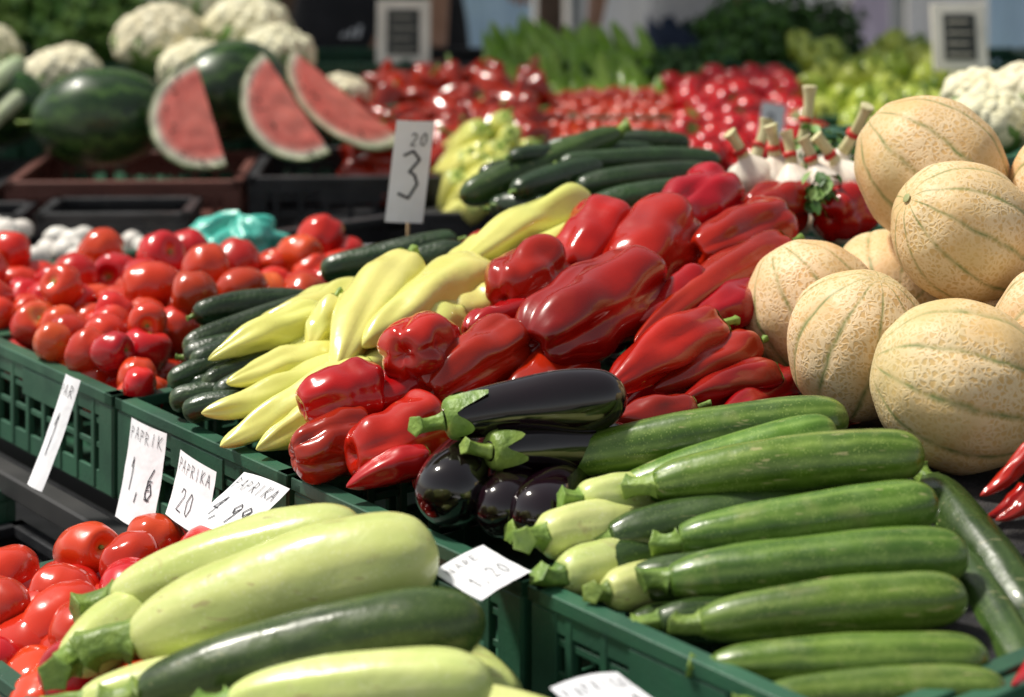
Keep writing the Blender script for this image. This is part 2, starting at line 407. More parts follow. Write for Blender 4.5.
# marrows front left
marrow((-.339, 1.80, .789), (-.067, 1.80, .868), .047)
marrow((-.377, 1.90, .7875), (-.138, 1.89, .853), .038)
marrow((-.398, 1.80, .770), (-.33, 1.95, .757), .034)
marrow((-.37, 1.72, .765), (-.2, 1.76, .765), .030)
marrow((-.231, 1.64, .800), (-.016, 1.63, .8196), .029)
marrow((-.316, 1.70, .782), (-.023, 1.72, .838), .036, 'zucd')
marrow((-.30, 1.62, .745), (-.06, 1.66, .75), .030)
marrow((-.25, 1.80, .735), (-.06, 1.78, .76), .034)
marrow((-.10, 1.72, .76), (.05, 1.62, .77), .032)
marrow((-.12, 1.86, .76), (.0, 1.72, .755), .034)

# eggplants
for a in [((-.067, 2.00, .930), (.117, 2.05, .939), .0325), ((-.022, 1.98, .905), (.133, 2.08, .874), .029),
          ((-.033, 2.08, .880), (-.069, 1.94, .862), .036), ((.029, 2.06, .861), (-.019, 1.93, .852), .030),
          ((.064, 2.04, .857), (.018, 1.91, .852), .033), ((.10, 2.12, .85), (-.03, 2.14, .86), .03),
          ((.14, 2.06, .83), (.02, 2.04, .81), .03)]:
    eggplant(*a)

# red bell peppers
for a in [((-.100, 2.27, .925), (-.120, 2.19, .948), .045), ((-.15, 2.20, .903), (-.228, 2.165, .895), .038),
          ((-.155, 2.15, .866), (-.232, 2.11, .860), .035), ((-.08, 2.15, .885), (-.168, 2.085, .868), .042),
          ((-.09, 2.23, .897), (-.168, 2.19, .890), .030), ((.006, 2.28, .936), (-.092, 2.19, .903), .038),
          ((.050, 2.46, .99), (-.010, 2.37, .965), .046), ((.026, 2.39, .938), (-.05, 2.31, .936), .034),
          ((.165, 2.40, .982), (.022, 2.25, .938), .054), ((.133, 2.60, 1.022), (.075, 2.50, .965), .046),
          ((.205, 2.58, 1.022), (.130, 2.46, .965), .055), ((.288, 2.72, 1.031), (.200, 2.62, 1.003), .049),
          ((.3445, 2.62, 1.013), (.227, 2.50, .994), .042), ((.397, 2.76, 1.01), (.322, 2.70, 1.011), .037),
          ((.475, 2.76, 1.01), (.43, 2.70, 1.0), .042), ((.10, 2.42, .965), (.05, 2.34, .945), .036),
          ((.08, 2.32, .91), (.0, 2.2, .89), .036), ((.02, 2.2, .885), (-.06, 2.12, .875), .035),
          ((.21, 2.68, .99), (.14, 2.6, .96), .04)]:
    bell(*a)
for a in [((.341, 2.50, 1.004), (.139, 2.27, .941), .031), ((.2335, 2.30, .952), (.098, 2.16, .913), .032),
          ((.276, 2.30, .929), (.155, 2.20, .906), .026), ((.297, 2.26, .905), (.183, 2.18, .8985), .024),
          ((.298, 2.41, .958), (.205, 2.31, .942), .029), ((.2256, 2.41, .976), (.147, 2.31, .956), .031),
          ((.192, 2.16, .893), (.104, 2.11, .899), .024), ((-.0865, 2.08, .866), (-.170, 2.05, .847), .020),
          ((.32, 2.30, .89), (.22, 2.14, .885), .026)]:
    longp(*a)
# yellow long peppers
for a in [((.095, 2.72, 1.0145), (-.071, 2.50, .9775), .037), ((.097, 2.66, .985), (-.0275, 2.50, .962), .034),
          ((-.040, 2.52, .963), (-.1755, 2.33, .921), .041), ((-.132, 2.54, .969), (-.2036, 2.29, .896), .039),
          ((-.216, 2.44, .945), (-.242, 2.38, .905), .022), ((-.162, 2.32, .895), (-.324, 2.22, .838), .030),
          ((-.192, 2.30, .876), (-.281, 2.195, .842), .026), ((-.212, 2.40, .898), (-.330, 2.31, .884), .025),
          ((-.197, 2.36, .887), (-.352, 2.265, .862), .028), ((-.165, 2.26, .868), (-.233, 2.165, .842), .024),
          ((-.062, 2.42, .934), (-.140, 2.36, .922), .030), ((-.010, 2.46, .945), (-.098, 2.40, .934), .030),
          ((-.03, 2.62, .97), (-.12, 2.5, .94), .03), ((-.12, 2.40, .90), (-.2, 2.28, .875), .03),
          ((.02, 2.56, .95), (-.06, 2.46, .94), .03), ((-.14, 2.46, .91), (-.25, 2.40, .875), .026)]:
    longp(*a, kind='yel')

# filler layers deeper in the heap
HS = [(2.0, .84), (2.1, .865), (2.17, .895), (2.27, .925), (2.38, .955), (2.52, .985), (2.7, 1.015), (2.9, 1.03), (3.2, 1.03)]
def hs(y):
    if y <= HS[0][0]: return HS[0][1]
    for (a, b), (c, d) in zip(HS, HS[1:]):
        if y <= c: return b+(d-b)*(y-a)/(c-a)
    return HS[-1][1]
rr = random.Random(5)
def filler(kind, n, xr, yr, drop):
    k = 0
    while k < n:
        x = rr.uniform(*xr); y = rr.uniform(*yr)
        t, d = td(x, y)
        if d < .08: continue
        z = hs(y)-drop-rr.uniform(0, .015)
        if z < .76: z = .76
        a = rr.uniform(-.5, .5); D = V((-math.cos(a)*.05, -math.sin(a)*.05-.03, -.01))
        c = V((x, y, z)); k += 1
        if kind == 'bell': bell(c-D*.8, c+D*.8, .038)
        elif kind == 'red': longp(c-D, c+D, .026)
        elif kind == 'yel': longp(c-D*1.3, c+D*1.3, .025, 'yel')
        elif kind == 'cuc': cucumber(c-V((.09, .01, 0)), c+V((.08, .04, 0)), .019)
filler('bell', 16, (-.12, .3), (2.12, 2.75), .065)
filler('bell', 12, (-.12, .3), (2.12, 2.75), .125)
filler('red', 12, (.12, .38), (2.15, 2.6), .055)
filler('yel', 12, (-.3, -.05), (2.22, 2.6), .055)
filler('cuc', 7, (-.36, -.2), (2.38, 2.62), .10)
filler('cuc', 9, (-.02, .25), (2.8, 3.1), .055)

# cucumbers
for a in [((-.230, 2.60, .9176), (-.408, 2.48, .882), .0185), ((-.221, 2.54, .905), (-.390, 2.42, .880), .019),
          ((-.2257, 2.48, .890), (-.3646, 2.36, .8687), .018), ((-.263, 2.48, .876), (-.413, 2.40, .860), .017),
          ((-.288, 2.38, .860), (-.4036, 2.355, .850), .017), ((-.304, 2.32, .855), (-.380, 2.315, .847), .016),
          ((-.2565, 2.42, .870), (-.3475, 2.34, .858), .017), ((-.0756, 2.80, .952), (-.265, 2.76, .918), .023),
          ((-.057, 2.72, .948), (-.145, 2.70, .935), .020), ((-.282, 2.66, .895), (-.409, 2.62, .869), .018),
          ((-.10, 2.74, .91), (-.24, 2.68, .885), .02), ((-.003, 3.0, 1.038), (.226, 3.16, 1.023), .018),
          ((.004, 2.86, 1.012), (.132, 3.0, 1.026), .020), ((.072, 3.0, 1.0275), (.322, 3.1, 1.0195), .020),
          ((.092, 2.92, 1.0036), (.3045, 3.0, 1.0125), .022), ((.111, 2.84, .990), (.3016, 2.9, 1.004), .022),
          ((.053, 3.2, 1.02), (.285, 3.2, 1.031), .018), ((-.02, 2.9, .985), (.12, 2.83, .975), .021),
          ((-.05, 3.05, 1.0), (.10, 3.1, 1.0), .021)]:
    cucumber(*a)
zucchini((.163, 3.10, 1.061), (-.074, 2.96, .985), .025, 'zucd')

# ------------------------------------------------------------------ tomatoes on the left
tmesh = []
for i in range(7):
    el = (1., 1.02, .95, 1.35, 1.05, 1.5, 1.25)[i]
    me, c = tomg(i, el, True, .04 if el < 1.2 else .034, calyx=(i in (1,))).mesh('tomato_mesh', ['tomo' if i in (2,) else 'tom', 'stem'], c=V((0, 0, 0)))
    tmesh.append((me, el))
def tomato(x, y, z, sc=1., k=None):
    me, el = tmesh[rr.randrange(7) if k is None else k]
    ob = bpy.data.objects.new('plum_tomato' if el > 1.2 else 'tomato', me)
    if el > 1.2: Rm = Matrix.Rotation(rr.uniform(0, 2*pi), 4, 'Z') @ Matrix.Rotation(pi/2+rr.uniform(-.4, .4), 4, 'X')
    else: Rm = rot(rr)
    ob.matrix_world = Matrix.Translation((x, y, z)) @ Rm @ Matrix.Scale(sc, 4)
    scene.collection.objects.link(ob)
def poisson(n, fn, box, dmin):
    pts = []
    for _ in range(n):
        x = rr.uniform(box[0], box[1]); y = rr.uniform(box[2], box[3])
        if not fn(x, y): continue
        if all((x-a)**2+(y-b)**2 > dmin*dmin for a, b in pts): pts.append((x, y))
    return pts
def right_border(y): # x limit of the tomato area
    B = [(2.25, -.41), (2.35, -.415), (2.57, -.45), (2.72, -.42), (2.86, -.30), (3.0, -.25), (3.3, -.2)]
    for (a, b), (c, d) in zip(B, B[1:]):
        if y <= c: return b+(d-b)*max(0, (y-a))/(c-a)
    return B[-1][1]
def tin(x, y, m=.025):
    t, d = td(x, y); return d > m and x < right_border(y)-.02 and y < 3.08+.15*max(0, (x+1.)) and x > -1.35
def tin2(x, y): return tin(x, y, .04)
def tsc(x, y):   # smaller salad tomatoes near the cucumbers, bigger ones further left
    k = min(max((y-2.35)/.5, 0), 1); return .58+.30*k
for (x, y) in poisson(9000, tin2, (-1.35, -.15, 2.2, 3.35), .056): tomato(x, y, .80+rr.uniform(-.01, .01), rr.uniform(.8, .95))
for (x, y) in poisson(12000, tin, (-1.35, -.15, 2.2, 3.35), .048): tomato(x, y, .846+rr.uniform(-.014, .014), tsc(x, y)*rr.uniform(.8, 1.12))
for (x, y) in poisson(500, lambda x, y: tin(x, y, .09), (-1.3, -.25, 2.35, 3.2), .085): tomato(x, y, .882+rr.uniform(-.01, .006), tsc(x, y)*rr.uniform(.85, 1.2))
# front-left plum tomatoes
def lin(x, y):
    t, d = td(x, y); return .52 < t < .93 and -.33 < d < -.03
for zz, dm in ((.632, .06), (.665, .055), (.700, .050), (.730, .068)):
    for (x, y) in poisson(2500, (lambda x, y: lin(x, y)) if zz < .71 else (lambda x, y: lin(x, y) and td(x, y)[1] > -.29), (-.7, -.1, 1.6, 2.5), dm):
        tomato(x, y, zz+rr.uniform(-.01, .008), rr.uniform(.82, 1.02), rr.choice((3, 5, 6, 5, 3)))

# ------------------------------------------------------------------ melons
def melon(c, r, axis, el=1.06):
    g = G(); s = sd(); ax = V(axis).normalized(); c = V(c)
    def mod(th, a): return 1-.035*(1-abs(math.sin(5*(th-pi/10))))**2*math.sin(pi*min(max(a, 0), 1))
    body(g, c-ax*r*el, c+ax*r*el, r, PS, 0, 80, 5, mod, (0, 0, 0), .03, s, ph=0)
    body(g, c-ax*r*(el-.03), c-ax*r*(el+.03), r*.09, STEM, 1, 12, 1)
    return g.obj('cantaloupe_melon', ['mel', 'cut'])
melon((.457, 2.04, .954), .087, (-.95, .1, .25), 1.03)
melon((.3795, 2.20, .9555), .078, (.25, -.25, .9))
melon((.3600, 2.38, .950), .082, (-.5, .2, .85), 1.05)
melon((.514, 2.28, 1.0645), .080, (.8, .3, -.5), 1.05)
melon((.5145, 2.45, 1.106), .090, (-.7, .2, .6), 1.08)
melon((.585, 2.14, .985), .070, (.6, -.3, .7))
melon((.52, 2.26, .925), .070, (1, 0, .2))
melon((.47, 2.50, .945), .078, (.2, 1, .2))
melon((.60, 2.36, .95), .082, (.3, .5, .8))
melon((.66, 2.22, .95), .08, (.3, .5, .8))
melon((.64, 2.55, 1.0), .085, (.3, -.5, .8))
melon((.68, 2.40, 1.08), .085, (.3, -.5, .8))
melon((.62, 2.00, .945), .078, (.3, -.5, .4))
chili((.495, 1.90, .935), (.440, 1.88, .893), .009)
chili((.50, 1.86, .915), (.447, 1.85, .880), .009)
chili((.49, 1.91, .893), (.448, 1.885, .872), .008)
chili((.44, 1.66, .835), (.40, 1.60, .832), .009)

# ------------------------------------------------------------------ garlic
def garlic(c, tip, r=.030):
    g = G(); s = sd(); c = V(c); tip = V(tip); d = (tip-c).normalized()
    GP = [(0, .02), (.0, .3), (.05, .7), (.25, 1.), (.5, .92), (.75, .55), (.92, .26), (1, .2)]
    body(g, c-d*r*.8, c+d*r*1.1, r, GP, 0, 30, 3, lobe(7, .10, s), (0, 0, 0), .03, s)
    L = (tip-c).length
    body(g, c+d*r*.9, tip, .0088, [(0, 1.), (.3, .85), (.8, .9), (.97, 1.15), (1, 1.), (1, .02)], 1, 14, 3, lambda th, a: 1+.08*math.cos(6*th), (0.004, 0, 0), .06, s)
    m = c+d*L*.55
    body(g, m-d*.0035, m+d*.0035, .0098, [(0, .7), (.0, 1.), (1, 1.), (1, .7)], 2, 14, 1)
    return g.obj('garlic_bulb', ['gar', 'galk', 'band'])
for a in [((.338, 2.80, 1.048), (.303, 2.79, 1.106)), ((.372, 2.80, 1.045), (.361, 2.80, 1.115)), ((.418, 2.9, 1.050), (.432, 2.9, 1.158)),
          ((.459, 2.84, 1.050), (.498, 2.8, 1.142)), ((.392, 2.77, 1.038), (.382, 2.79, 1.108)), ((.428, 2.77, 1.038), (.404, 2.78, 1.100)),
          ((.49, 2.9, 1.03), (.53, 2.9, 1.11)), ((.34, 2.88, 1.03), (.37, 2.9, 1.11)), ((.40, 2.84, .98), (.42, 2.86, 1.05)), ((.45, 2.80, .975), (.48, 2.82, 1.03)),
          ((.36, 2.84, .97), (.33, 2.86, 1.04)), ((.47, 2.80, 1.04), (.425, 2.80, 1.10))]:
    garlic(*a)

# ------------------------------------------------------------------ leaves
def leafcloud(name, c, rad, n, size, mats, seed=0, shell=.55, stalk=False, g=None, ret=False):
    q = random.Random(seed); own = g is None; g = g or G(); c = V(c)
    for _ in range(n):
        while True:
            p = V((q.uniform(-1, 1), q.uniform(-1, 1), q.uniform(-1, 1)))
            l = p.length
            if shell < l < 1: break
        bump = 1+.22*noise.noise(p*2.6+V((seed, 0, 0)))*2
        pos = c+V((p.x*rad[0], p.y*rad[1], p.z*rad[2]))*bump
        nrm = (p.normalized()+V((q.uniform(-.9, .9), q.uniform(-.9, .9), q.uniform(-.3, 1.1)))).normalized()
        a = nrm.orthogonal().normalized(); a = Matrix.Rotation(q.uniform(0, 6.3), 3, nrm) @ a; b = nrm.cross(a)
        s = size*q.uniform(.6, 1.4); k = nrm*s*.25
        vs = [pos-a*s, pos-a*s*.3-b*s*.55+k, pos+a*s*.4-b*s*.6+k, pos+a*s, pos+a*s*.4+b*s*.6+k, pos-a*s*.3+b*s*.55+k, pos-k*.2]
        g.add(vs, [(0, 1, 6), (1, 2, 6), (2, 3, 6), (3, 4, 6), (4, 5, 6), (5, 0, 6)], q.randrange(len(mats)) if own else q.choice((1, 2)))
    if own: return g.obj(name, mats)
leafcloud('celery_bunch', (.45, 2.88, 1.05), (.05, .04, .045), 220, .011, ['leaf', 'leafl'], 3, .2)
leafcloud('celery_bunch', (.425, 2.72, 1.03), (.03, .03, .03), 90, .010, ['leaf', 'leafl'], 13, .2)
leafcloud('parsley_bunch', (.64, 5.25, 1.0), (.17, .16, .12), 3000, .013, ['leaf', 'leafd'], 4, .5)
leafcloud('parsley_bunch', (.80, 5.40, .98), (.15, .14, .12), 2000, .013, ['leaf', 'leafd'], 5, .5)
leafcloud('parsley_bunch', (.42, 4.92, .93), (.11, .12, .075), 1400, .012, ['leaf', 'leafd'], 6, .5)
leafcloud('lettuce_head', (-1.08, 5.0, 1.08), (.16, .15, .12), 1300, .026, ['leafl', 'leaf'], 8, .6)
leafcloud('lettuce_head', (-1.36, 5.0, 1.06), (.15, .15, .12), 1000, .026, ['leafl', 'leaf'], 9, .6)
leafcloud('lettuce_head', (-.80, 5.3, 1.10), (.15, .15, .10), 1000, .026, ['leafl', 'leaf'], 10, .6)

def cauli(c, r, seed, leaves=True):
    g = G(); q = random.Random(seed); c = V(c)
    n = 60
    for i in range(n):
        f = (i+.5)/n; ph = i*2.39996
        zz = 1-1.35*f; rxy = math.sqrt(max(0, 1-zz*zz))
        p = V((rxy*math.cos(ph), rxy*math.sin(ph), zz*.72))*r*.82
        rr_ = r*.27*q.uniform(.8, 1.15)
        body(g, c+p-V((0, 0, rr_)), c+p+V((0, 0, rr_)), rr_, PS, 0, 14, 1, None, (0, 0, 0), .16, seed+i)
    body(g, c-V((0, 0, r*.7)), c+V((0, 0, r*.5)), r*.86, PS, 0, 20, 1)
    if leaves:
        for k in range(9):
            a = 2*pi*k/9+q.random()*.4; d = V((math.cos(a), math.sin(a), 0)); t = V((-d.y, d.x, 0))
            vs = []; fs = []
            for i in range(7):
                f = i/6; w = r*.48*math.sin(pi*min(f*.85+.15, 1))**.7
                base = c+d*(r*(.45+.62*math.sin(f*1.9)))+Z*(-r*.75+f*r*.95)
                for j in range(5):
                    u = j/2-1; vs.append(base+t*w*u+d*(-.12*r*u*u)+d*r*.06*noise.noise(V((f*4, u*4, k+seed))))
            for i in range(6):
                for j in range(4): fs.append((i*5+j, i*5+j+1, (i+1)*5+j+1, (i+1)*5+j))
            g.add(vs, fs, 1)
    return g.obj('cauliflower', ['cau', 'leafl'])
for i, a in enumerate([((-.827, 4.7, 1.05), .105), ((-.63, 4.75, 1.075), .10), ((-1.02, 4.55, .985), .085), ((-.535, 4.55, 1.03), .085),
                       ((-.73, 5.0, 1.12), .10), ((-.39, 4.6, .93), .065), ((-1.25, 4.7, 1.02), .09), ((-.72, 4.55, 1.0), .08)]):
    cauli(a[0], a[1], 20+i)
for i, a in enumerate([((.755, 3.16, 1.068), .066), ((.86, 3.12, 1.055), .066), ((.86, 3.32, 1.09), .07), ((.96, 3.22, 1.08), .07), ((.79, 3.36, 1.08), .065)]):
    cauli(a[0], a[1], 40+i)

# ------------------------------------------------------------------ watermelons
def wmelon(c, a, b, ax):
    g = G(); c = V(c); ax = V(ax).normalized()
    body(g, c-ax*a, c+ax*a, b, PS, 0, 60, 4, None, (0, 0, 0), .015, sd())
    body(g, c-ax*a, c-ax*(a+.03), .006, STEM, 1, 10, 1)
    g.obj('watermelon', ['wat', 'stem'])
wmelon((-.825, 4.02, .962), .138, .100, (1, .1, .05))
wmelon((-.60, 4.28, .985), .14, .108, (.6, .8, .1))
wmelon((-1.12, 4.28, .950), .14, .092, (1, -.3, .05))
q = N('watermelon_flesh'); co, rn = q.coords()
uv = q.n('ShaderNodeUVMap'); sx = q.n('ShaderNodeSeparateXYZ'); q.l(uv.outputs[0], sx.inputs[0])
cr = q.n('ShaderNodeValToRGB'); q.l(q.math('ADD', sx.outputs[1], q.math('MULTIPLY', q.math('SUBTRACT', q.noise(30, co, 3), .5), .05)), cr.inputs[0])
e = cr.color_ramp.elements; e[0].position = 0; e[0].color = (.92, .25, .19, 1); e[1].position = 1; e[1].color = (.03, .09, .02, 1)
for p, c in ((.72, (.90, .19, .15)), (.82, (.90, .40, .33)), (.865, (.90, .84, .68)), (.945, (.80, .84, .56)), (.975, (.05, .14, .03))):
    x = e.new(p); x.color = (*c, 1)
q.l(q.mix(q.mr(q.noise(120, co, 4), .45, .65, 0, .35), cr.outputs[0], q.mix(.5, cr.outputs[0], (.95, .5, .44))), q.b.inputs['Base Color'])
q.b.inputs['Roughness'].default_value = .4
M['flesh'] = q.m; M['seed'] = plain('watermelon_seed', (.10, .04, .02), rough=.3)
def wslice(c, D, B, a, b, ang, seed):
    g = G(); c = V(c); D = V(D).normalized(); B = V(B); B = (B-D*B.dot(D)).normalized(); C = D.cross(B)
    if C.y < 0: C = -C
    q = random.Random(seed); na, nr = 40, 18
    def pt(al, f, ph): return c+D*(a*math.cos(al))+(B*math.cos(ph)+C*math.sin(ph))*(b*math.sin(al)*f)
    for ph in (0, ang):
        vs = []; fs = []; uvs = []; ee = []
        for i in range(na+1):
            al = pi*i/na
            for j in range(nr+1):
                f = j/nr; vs.append(pt(al, f, ph)+C*(.002*noise.noise(V((al*4, f*5, seed)))))
                ee.append(math.sqrt(math.cos(al)**2+(math.sin(al)*f)**2))
        for i in range(na):
            for j in range(nr):
                idx = (i*(nr+1)+j, (i+1)*(nr+1)+j, (i+1)*(nr+1)+j+1, i*(nr+1)+j+1)
                fs.append(idx); uvs.append([(0, ee[k]) for k in idx])
        g.add(vs, fs, 0, uvs)
        for k in range(12):
            al = q.uniform(.5, pi-.5); f = q.uniform(.5, .72); p = pt(al, f, ph); nn = C*(-1 if ph == 0 else 1)*.0003
            body(g, p-D*.0035+nn, p+D*.0035+nn, .002, PS, 2, 8, 1)
    vs = []; fs = []; uvs = []; npn = 12
    for i in range(na+1):
        for j in range(npn+1): vs.append(pt(pi*i/na, 1., ang*j/npn))
    for i in range(na):
        for j in range(npn):
            fs.append((i*(npn+1)+j, (i+1)*(npn+1)+j, (i+1)*(npn+1)+j+1, i*(npn+1)+j+1))
            uvs.append([(j/npn*.3, i/na)]*4)
    g.add(vs, fs, 1, uvs)
    g.obj('watermelon_slice', ['flesh', 'wat', 'seed'])
wslice((-.592, 3.93, .985), (.035, -.03, -.1), (-.95, -.1, -.3), .112, .126, 1.2, 1)
wslice((-.430, 3.98, 1.0), (.07, -.03, -.095), (-.8, -.15, -.59), .125, .110, 1.2, 2)
wslice((-.335, 4.04, 1.008), (.11, -.03, -.085), (-.61, -.15, -.79), .150, .084, 1.3, 3)

# back-left crates & trays
X = V((1, 0, 0)); Yv = V((0, 1, 0))
def rz(a): return V((math.cos(a), math.sin(a), 0)), V((-math.sin(a), math.cos(a), 0))
e1, e2 = rz(.03)
crate((-.975, 3.84), e1, e2, .455, .40, .735, .862, 'crb')
crate((-.512, 3.86), e1, e2, .40, .40, .735, .868, 'crk')
crate((-1.45, 3.80), e1, e2, .46, .40, .735, .85, 'crk')
for x in (-1.5, -1.08, -.66):
    crate((x, 4.42), e1, e2, .41, .40, .735, .93, 'crg')
    crate((x, 4.85), e1, e2, .41, .40, .735, .98, 'crg')
crate((-1.36, 3.36), e1, e2, .50, .28, .745, .80, 'crk', 'egg_tray')
crate((-.84, 3.38), e1, e2, .30, .28, .745, .80, 'crk', 'egg_tray')
crate((-.86, 3.60), e1, e2, .28, .18, .745, .845, 'crk')
crate((-1.2, 3.65), e1, e2, .30, .16, .745, .83, 'crk')
table('back_table', (-1.9, 3.36), X, Yv, 1.85, 2.1, .73)
g = G(); g.box((-.62, 3.345, .80), X*.52, Yv*.03, Z*.035); g.box((-.60, 3.35, .70), X*.03, Yv*.02, Z*.098); g.box((-.15, 3.35, .70), X*.03, Yv*.02, Z*.098)
g.obj('steel_rail', ['steel'], False, bevel=.003)
def pile(name, protos, n, xr, yr, zf, layers, mats, orient, smin=.85, smax=1.1, dmin=.0, lh=.04, seed=0):
    q = random.Random(seed+99); g = G()
    for L in range(layers):
        pts = []
        for _ in range(n*8):
            x = q.uniform(*xr); y = q.uniform(*yr)
            if all((x-a)**2+(y-b)**2 > dmin*dmin for a, b in pts): pts.append((x, y))
            if len(pts) >= n: break
        for x, y in pts:
            z = zf(x, y)-lh*L+q.uniform(-.008, .008)
            g.merge(q.choice(protos), Matrix.Translation((x, y, z)) @ orient(q) @ Matrix.Scale(q.uniform(smin, smax), 4))
    return g.obj(name, mats)
eggp = []
for i in range(2):
    gg = G(); body(gg, (0, 0, -.027), (0, 0, .027), .021, PS, 0, 14, 1, lambda th, a: 1-.12*(a-.5)); eggp.append(gg)
def ori_any(q): return rot(q)
pile('egg_pile', eggp, 90, (-1.34, -.88), (3.39, 3.62), lambda x, y: .815, 2, ['eggw'], ori_any, dmin=.042, lh=.035)
pile('egg_pile', eggp, 50, (-.82, -.57), (3.41, 3.62), lambda x, y: .800, 1, ['eggw'], ori_any, dmin=.045)

# teal bag
g = G(); vs = []; fs = []; nu, nv = 48, 30
for i in range(nv+1):
    for j in range(nu):
        a = 2*pi*j/nu; f = i/nv; al = pi*f
        cr_ = noise.noise(V((math.cos(a)*5, math.sin(a)*5, f*7+7)))*.25
        w = 1+.28*noise.noise(V((math.cos(a)*2.2, math.sin(a)*2.2, f*3+7)))*2+cr_
        vs.append((-.485+.085*w*math.sin(al)*math.cos(a)+.03*(1-f), 3.32+.06*w*math.sin(al)*math.sin(a), .843+.040*math.cos(al)*w+(.02*max(0, .3-f))))
for i in range(nv):
    for j in range(nu): fs.append((i*nu+j, i*nu+(j+1) % nu, (i+1)*nu+(j+1) % nu, (i+1)*nu+j))
g.add(vs, fs); g.obj('plastic_bag', ['teal'])
g = G(); g.box((-.60, 3.22, .76), X*.30, Yv*.14, Z*.04); g.obj('wooden_board', ['blk'], False, bevel=.003)

# leeks
for i in range(7):
    g = G(); x = -1.24+.055*(i % 4)+.02*(i//4); z = .90+.045*(i//4)
    body(g, (x, 3.86, z), (x+.04, 4.32, z+.09), .022, [(0, .02), (0, .9), (.05, 1.), (.5, .85), (1, 1.), (1, .02)], 0, 18, 3, None, (0, 0, .02), .06, i)
    g.obj('leek', ['leek'])

# ------------------------------------------------------------------ background heaps
def lp(r=.026, L=.15, n=3):
    out = []
    for i in range(n):
        gg = G(); longg(gg, (0, 0, L/2), (0, 0, -L/2), r, False); out.append(gg)
    return out
def bp(n=3):
    out = []
    for i in range(n):
        gg = G(); bellg(gg, (0, 0, .045), (0, 0, -.045), .040, False); out.append(gg)
    return out
table('back_table', (-.02-.30, 3.95), X, Yv, 2.4, 2.0, .73)
for x in (-.28, .13, .54, .95, 1.36):
    for y in (4.05, 4.50, 4.95): crate((x, y), X, Yv, .395, .42, .735, .83+.07*(y-4.05)/.45, 'crg' if x > .1 else 'crk')
lpg = lp(.027, .19)
pile('green_pepper_pile', lpg, 60, (-.05, .36), (4.72, 5.2), lambda x, y: .885+(y-4.72)*.26, 2, ['grnp', 'stem'], lambda q: Matrix.Rotation(q.uniform(-.8, .0), 4, 'Y') @ Matrix.Rotation(pi+q.uniform(-1.1, -.2), 4, 'X'), dmin=.036, seed=1)
pile('red_pepper_pile', lp(.030, .12)+bp(2), 70, (-.32, .05), (4.05, 4.75), lambda x, y: .865+(y-4.05)*.13, 2, ['red', 'stem'], ori_any, dmin=.052, seed=2)
pile('yellow_pepper_pile', lp(.026, .17), 16, (-.12, .0), (3.62, 3.95), lambda x, y: .86+(y-3.6)*.22, 2, ['yel', 'stem'], lambda q: Matrix.Rotation(q.uniform(.2, .9), 4, 'Z') @ Matrix.Rotation(q.uniform(.8, 1.3), 4, 'X'), dmin=.05, seed=3)
crate((-.19, 3.58), X, Yv, .22, .42, .735, .85, 'crk')
tp = [tomg(i, 1., False, .021) for i in range(3)]
pile('cherry_tomato_pile', tp, 260, (.04, .37), (4.3, 4.78), lambda x, y: .855+(y-4.3)*.12, 2, ['tom', 'stem'], ori_any, dmin=.028, lh=.03, seed=4)
tp = [tomg(i, 1., False, .036, True) for i in range(4)]
pile('tomato_pile', tp, 90, (.38, .66), (4.2, 4.85), lambda x, y: .85+(y-4.2)*.15, 2, ['tom', 'stem'], ori_any, dmin=.050, seed=5)
pile('tomato_pile', tp, 30, (-.42, -.18), (4.7, 5.0), lambda x, y: .88, 2, ['tom', 'stem'], ori_any, dmin=.055, seed=7)
M['yelg'] = vegmat('yellow_green_pepper_skin', (.58, .62, .10), (.44, .55, .07), .33, .15, 8, jit=.12)
pile('yellow_pepper_pile', lp(.038, .17), 42, (.72, 1.08), (4.5, 5.1), lambda x, y: .86+(y-4.5)*.19, 2, ['yelg', 'stem'], lambda q: Matrix.Rotation(q.uniform(-.4, .9), 4, 'Z') @ Matrix.Rotation(q.uniform(.6, 1.5), 4, 'X'), dmin=.065, seed=6)
for a in range(2):
    crate((.72, 3.02), *rz(.5), .42, .36, .70+.135*a, .83+.135*a, 'crg')
crate((.70, 3.0), *rz(.5), .46, .40, .970, 1.035, 'crg')
table('side_table', (.64, 2.95), *rz(.5), .6, .55, .69)

# ------------------------------------------------------------------ price tags
FONT = {'1': [[(.2, .7), (.5, 1), (.5, 0)]], '3': [[(.1, .9), (.45, 1), (.8, .82), (.45, .55), (.7, .5), (.92, .28), (.6, 0), (.1, .08)]],
        '2': [[(.1, .8), (.3, 1), (.7, .97), (.85, .72), (.1, 0), (.9, .02)]], '0': [[(.5, 1), (.1, .6), (.2, .1), (.6, 0), (.9, .4), (.8, .9), (.5, 1)]],
        '9': [[(.85, .85), (.4, 1), (.1, .7), (.5, .5), (.85, .8), (.75, 0)]], '6': [[(.8, 1), (.25, .6), (.1, .2), (.5, 0), (.9, .25), (.6, .5), (.2, .35)]],
        '4': [[(.6, 0), (.65, 1), (.05, .35), (.95, .38)]], 'P': [[(.1, 0), (.15, 1), (.8, .85), (.7, .55), (.15, .5)]],
        'A': [[(0, 0), (.5, 1), (.95, 0)], [(.2, .4), (.8, .4)]], 'R': [[(.1, 0), (.15, 1), (.8, .85), (.7, .55), (.15, .5), (.9, 0)]],
        'I': [[(.5, 0), (.5, 1)]], 'K': [[(.1, 0), (.15, 1)], [(.85, 1), (.15, .45), (.9, 0)]], 'E': [[(.9, 1), (.2, .95), (.15, 0), (.9, .05)], [(.2, .5), (.75, .52)]],
        'O': [[(.5, 1), (.1, .5), (.5, 0), (.9, .5), (.5, 1)]], 'N': [[(.1, 0), (.1, 1), (.9, 0), (.9, 1)]], ',': [[(.3, .1), (.1, -.2)]], ' ': []}
tq = random.Random(77)
